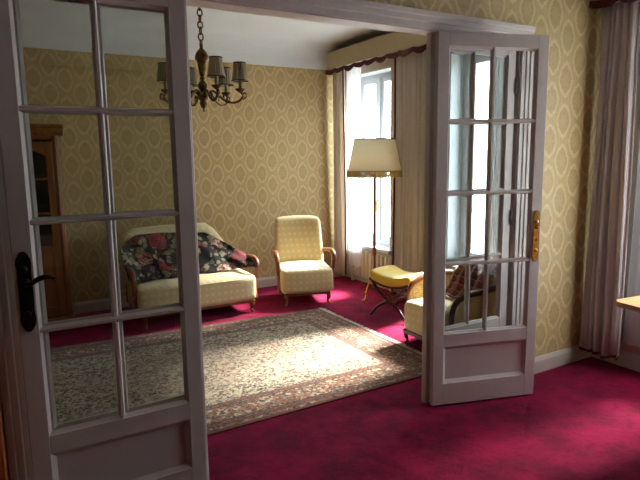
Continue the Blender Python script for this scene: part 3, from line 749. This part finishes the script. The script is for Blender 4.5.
# ------------------------------------------------------------------ standing lamp
def lamp():
    r = tag(empty('floor_lamp', (3.375, 4.66, 0)), 'standing lamp with ivory fringed shade before the window', 'floor lamp')
    for k in range(3):
        a = math.radians(200 + 120 * k); c, s = math.cos(a), math.sin(a)
        tube('leg', [(c * q, s * q, z) for q, z in ((.012, .16), (.07, .195), (.125, .13), (.15, .05), (.185, .012), (.215, .014))], [.011, .010, .009, .008, .008, .011], 'brass', r, 8)
    lathe('pole', [(.003, .10), (.022, .105), (.026, .14), (.014, .18), (.0125, .30), (.016, .31), (.0125, .32), (.012, .44), (.020, .455), (.022, .53), (.013, .545), (.015, .56), (.015, 1.28), (.018, 1.29), (.012, 1.31), (.010, 1.62), (.004, 1.63)], 'walnut', r, 14)
    lathe('socket', [(.004, 1.40), (.02, 1.405), (.02, 1.46), (.012, 1.47), (.024, 1.50), (.03, 1.54), (.018, 1.58), (.002, 1.59)], 'shade', r, 14)
    n = 48; prof = [(.275, 1.335), (.209, 1.655)]
    V = []; F = []
    for rr, z in prof + [(q - .003, z) for q, z in reversed(prof)]:
        for k in range(n): V.append((rr * math.cos(2 * PI * k / n), rr * math.sin(2 * PI * k / n), z))
    for i in range(4):
        for k in range(n): j = (i + 1) % 4; F.append((i * n + k, i * n + (k + 1) % n, j * n + (k + 1) % n, j * n + k))
    sh = mesh('shade', V, F, 'shade', r, True)
    for nm, rr, z in (('rim', .277, 1.336), ('rim', .211, 1.655)):
        tube(nm, [(rr * math.cos(2 * PI * k / 40), rr * math.sin(2 * PI * k / 40), z) for k in range(40)], .006, 'goldfringe' if z < 1.5 else 'bronze', sh, 6, 0, closed=True)
    for k in range(3):
        a = 2 * PI * k / 3; tube('shade_spoke', [(0, 0, 1.62), (.209 * math.cos(a), .209 * math.sin(a), 1.65)], .003, 'bronze', sh, 5, 1)
    V = []; F = []
    rnd = random.Random(2)
    for k in range(150):
        a = 2 * PI * k / 150; l = .062 + rnd.uniform(-.006, .006); b = len(V); cx_, cy_ = .277 * math.cos(a), .277 * math.sin(a)
        for z, w in ((1.338, .004), (1.338 - l * .6, .0045), (1.338 - l, .0068)):
            for t in range(4): V.append((cx_ + w * math.cos(t * PI / 2 + a), cy_ + w * math.sin(t * PI / 2 + a), z))
        for s_ in (0, 4):
            for t in range(4): F.append((b + s_ + t, b + s_ + (t + 1) % 4, b + s_ + 4 + (t + 1) % 4, b + s_ + 4 + t))
        F.append((b + 8, b + 9, b + 10, b + 11))
    o = mesh('fringe', V, F, 'goldfringe', sh); o['kind'] = 'stuff'
    return r
lamp()

# ------------------------------------------------------------------ chandelier
def chandelier():
    cx_, cy_ = 1.395, 4.08
    r = tag(empty('chandelier', (cx_, cy_, 0)), 'bronze chandelier with six pleated beige shades hanging on a chain', 'chandelier')
    lathe('ceiling_rose', [(.002, ZC), (.055, ZC), (.05, ZC - .02), (.02, ZC - .05), (.004, ZC - .06)], 'bronze', r, 18)
    body = lathe('body', [(.003, 1.832), (.010, 1.84), (.007, 1.856), (.022, 1.872), (.030, 1.892), (.024, 1.912), (.036, 1.925), (.042, 1.945), (.030, 1.962), (.016, 1.975), (.020, 1.985), (.034, 2.005), (.036, 2.03), (.022, 2.052), (.013, 2.062), (.022, 2.075), (.014, 2.086), (.020, 2.10), (.026, 2.13), (.033, 2.18), (.036, 2.20), (.047, 2.206), (.050, 2.218), (.047, 2.240), (.036, 2.262), (.022, 2.278), (.012, 2.29), (.013, 2.315), (.010, 2.345), (.003, 2.35)], 'bronze', r, 20)
    z = 2.345; i = 0
    while z < ZC - .07:
        a = .027; pts = []
        for k in range(14):
            t = 2 * PI * k / 14; p = (.018 * math.cos(t), 0, z + .024 + a * math.sin(t)); pts.append(p if i % 2 == 0 else (0, p[0], p[2]))
        tube('chain_link', pts, .0055, 'bronze', r, 6, 0, closed=True, up=(0, 1, 0) if i % 2 == 0 else (1, 0, 0)); z += .042; i += 1
    base = math.atan2(-cy_, -cx_)
    n = 40
    V = []; F = []
    for rr, zz in ((.060, 0), (.041, .128), (.039, .128), (.058, 0)):
        for k in range(n): q = rr * (1 + .045 * (k % 2)); V.append((q * math.cos(2 * PI * k / n), q * math.sin(2 * PI * k / n), zz))
    for i in range(4):
        for k in range(n): j = (i + 1) % 4; F.append((i * n + k, i * n + (k + 1) % n, j * n + (k + 1) % n, j * n + k))
    sm = None
    for k in range(6):
        a = base + math.radians(20 + 60 * k); c, s = math.cos(a), math.sin(a); R_ = .275
        P = lambda d, z: (c * d, s * d, z)
        arm = tube('arm', [P(.03, 1.955), P(.07, 1.985), P(.11, 1.955), P(.15, 1.92), P(.21, 1.898), P(.265, 1.91), P(.292, 1.945), P(R_, 1.975)], [.010, .010, .009, .009, .009, .009, .009, .008], 'bronze', r, 8, 5)
        tube('scroll', [P(.16, 1.915), P(.185, 1.94), P(.165, 1.965), P(.145, 1.95), P(.155, 1.935)], .006, 'bronze', arm, 6, 5)
        tube('scroll', [P(.29, 1.92), P(.318, 1.94), P(.312, 1.968), P(.295, 1.962)], .006, 'bronze', arm, 6, 5)
        lathe('drip_pan', [(.003, 1.967), (.014, 1.97), (.036, 1.99), (.038, 1.997), (.018, 1.995), (.015, 2.0), (.003, 2.0)], 'bronze', arm, 16, P(R_, 0))
        lathe('candle_sleeve', [(.003, 1.995), (.0125, 1.996), (.0125, 2.09), (.003, 2.095)], 'minishade', arm, 12, P(R_, 0))
        if sm is None:
            o = mesh('shade', V, F, 'minishade', arm, False, P(R_, 2.055)); sm = o.data
        else:
            o = bpy.data.objects.new('shade', sm); C.objects.link(o); o.parent = arm; o.location = P(R_, 2.055)
        for rr, zz in ((.0435, 2.183), (.062, 2.055)):
            tube('shade_trim', [(P(R_, 0)[0] + rr * math.cos(2 * PI * q / 20), P(R_, 0)[1] + rr * math.sin(2 * PI * q / 20), zz) for q in range(20)], .0035 if zz < 2.1 else .005, 'darkwood', arm, 5, 0, closed=True)
    return r
chandelier()

# ------------------------------------------------------------------ bookcase
def bookcase():
    w, d, h = .62, .33, 1.70                                       # half width, depth, height of the case
    x1 = .515
    r = tag(empty('bookcase', (x1 - w, YB - .022, 0)), 'honey oak bookcase with dark glazed doors and carved cornice', 'bookcase')
    f = -d
    boxes('body', [((-w, f, .07), (-w + .03, 0, h)), ((w - .03, f, .07), (w, 0, h)), ((-w, -.015, .07), (w, 0, h)), ((-w, f, .07), (w, 0, .11)), ((-w, f, h - .03), (w, 0, h))], 'oak', r, .003)
    prism('corner_post', [(w - .055, f - .012), (w - .03, f - .022), (w - .006, f - .012), (w + .006, f + .01), (w + .004, f + .035), (w - .055, f + .035)], 'z', .07, h, 'oak', r)
    prism('corner_post', [(-w + .055, f - .012), (-w + .03, f - .022), (-w + .006, f - .012), (-w - .006, f + .01), (-w - .004, f + .035), (-w + .055, f + .035)], 'z', .07, h, 'oak', r)
    boxes('plinth', [((-w - .02, f - .03, 0), (w + .02, .0, .075))], 'oak', r, .008)
    cor = [(0, h), (0, h + .10), (-d - .055, h + .10), (-d - .055, h + .08), (-d - .04, h + .065), (-d - .03, h + .035), (-d - .012, h + .02), (-d - .012, h)]
    prism('cornice', cor, 'x', -w - .04, w + .04, 'oak', r)
    for k in range(24):
        x = -w + .02 + k * .0525; box('dentil', (x, f - .034, h + .022), (x + .026, f - .01, h + .045), 'oak', r, .004)
    for zz in (.45, .80, 1.15, 1.45): box('shelf', (-w + .03, f + .04, zz), (w - .03, -.015, zz + .02), 'oak', r)
    for sg in (-1, 1):
        a, b = (.006, w - .058) if sg > 0 else (-w + .058, -.006); s = .055; zb, zm, zt = .12, .68, h - .045
        dr = boxes('cabinet_door', [((a, f - .018, zb), (a + s, f, zt)), ((b - s, f - .018, zb), (b, f, zt)), ((a + s, f - .018, zt - .05), (b - s, f, zt)), ((a + s, f - .018, zm), (b - s, f, zm + .06)), ((a + s, f - .018, zb), (b - s, f, zb + .07))], 'oak', r, .004)
        arch = [(a + s, zt - .04)] + [(a + s + (b - a - 2 * s) * i / 14, zt - .05 - .075 * (1 - math.sin(PI * i / 14)) ** .9) for i in range(15)] + [(b - s, zt - .04)]
        prism('arch_moulding', arch, 'y', f - .016, f - .002, 'oak', dr)
        box('pane', (a + s - .004, f - .010, zm + .056), (b - s + .004, f - .006, zt - .046), 'cabglass', dr)
        for z0 in (1.02, 1.32): box('glazing_bar', (a + s, f - .015, z0), (b - s, f - .004, z0 + .02), 'oak', dr, .002)
        box('door_panel', (a + s - .004, f - .008, zb + .066), (b - s + .004, f - .002, zm + .004), 'oak', dr)
        xm = (a + b) / 2
        tube('carved_scroll', [(xm - .14, f - .010, .52), (xm - .10, f - .014, .60), (xm, f - .014, .57), (xm + .10, f - .014, .60), (xm + .14, f - .010, .52), (xm + .13, f - .012, .34), (xm + .08, f - .014, .24), (xm, f - .014, .27), (xm - .08, f - .014, .24), (xm - .13, f - .012, .34), (xm - .14, f - .010, .52)], .008, 'oak', dr, 6, 5, up=(0, 1, 0))
        lathe('knob', [(.002, 0), (.010, .002), (.006, .012), (.012, .022), (.002, .028)], 'brass', dr, 12, (a + .028 if sg > 0 else b - .028, f - .018, .95), rot=(PI / 2, 0, 0))
    return r
bookcase()

# ------------------------------------------------------------------ near room pieces
def side_table():
    r = tag(empty('pedestal_table', (3.10, 1.22, 0), math.radians(-6)), 'light wood pedestal table in front of the taupe curtain', 'table')
    out = []
    a, b, rr = .47, .36, .05
    for (cx_, cy_, s0) in ((a - rr, b - rr, 0), (-a + rr, b - rr, 90), (-a + rr, -b + rr, 180), (a - rr, -b + rr, 270)):
        for k in range(6): t = math.radians(s0 + 18 * k); out.append((cx_ + rr * math.cos(t), cy_ + rr * math.sin(t)))
    prism('tabletop', out, 'z', .722, .748, 'tabletop', r)
    lathe('pedestal', [(.003, .10), (.06, .105), (.065, .16), (.035, .22), (.045, .36), (.03, .46), (.04, .62), (.08, .70), (.10, .722), (.003, .722)], 'walnut', r, 18)
    for k in range(4):
        t = math.radians(45 + 90 * k); c, s = math.cos(t), math.sin(t)
        tube('leg', [(c * q, s * q, z) for q, z in ((.03, .16), (.12, .15), (.20, .07), (.25, .02))], [.028, .025, .02, .018], 'walnut', r, 8)
side_table()
def sideboard():
    x1 = -.055
    r = tag(empty('sideboard', (x1 - .42, 2.372, 0)), 'orange-stained wooden sideboard beside the lever-handled door leaf', 'sideboard')
    w, d, h = .42, .30, .86
    boxes('body', [((-w, -d, .06), (-w + .025, 0, h - .03)), ((w - .025, -d, .06), (w, 0, h - .03)), ((-w, -.015, .06), (w, 0, h - .03)), ((-w, -d, .06), (w, 0, .09))], 'orangewood', r, .002)
    box('top', (-w, -d - .01, h - .03), (w, 0, h), 'orangewood', r, .005)
    for sg in (-1, 1):
        a, b = (.003, w - .03) if sg > 0 else (-w + .03, -.003)
        dr = box('cabinet_door', (a, -d - .004, .10), (b, -d + .016, h - .04), 'orangewood', r, .004)
        lathe('knob', [(.002, 0), (.009, .002), (.006, .012), (.012, .02), (.002, .026)], 'brass', dr, 12, (sg * .04, -d - .004, .5), rot=(PI / 2, 0, 0))
    for sx in (-1, 1):
        for yy in (-d + .01, -.05): box('foot', (sx * (w - .03) - .025, yy, 0), (sx * (w - .03) + .025, yy + .04, .065), 'orangewood', r, .004)
sideboard()
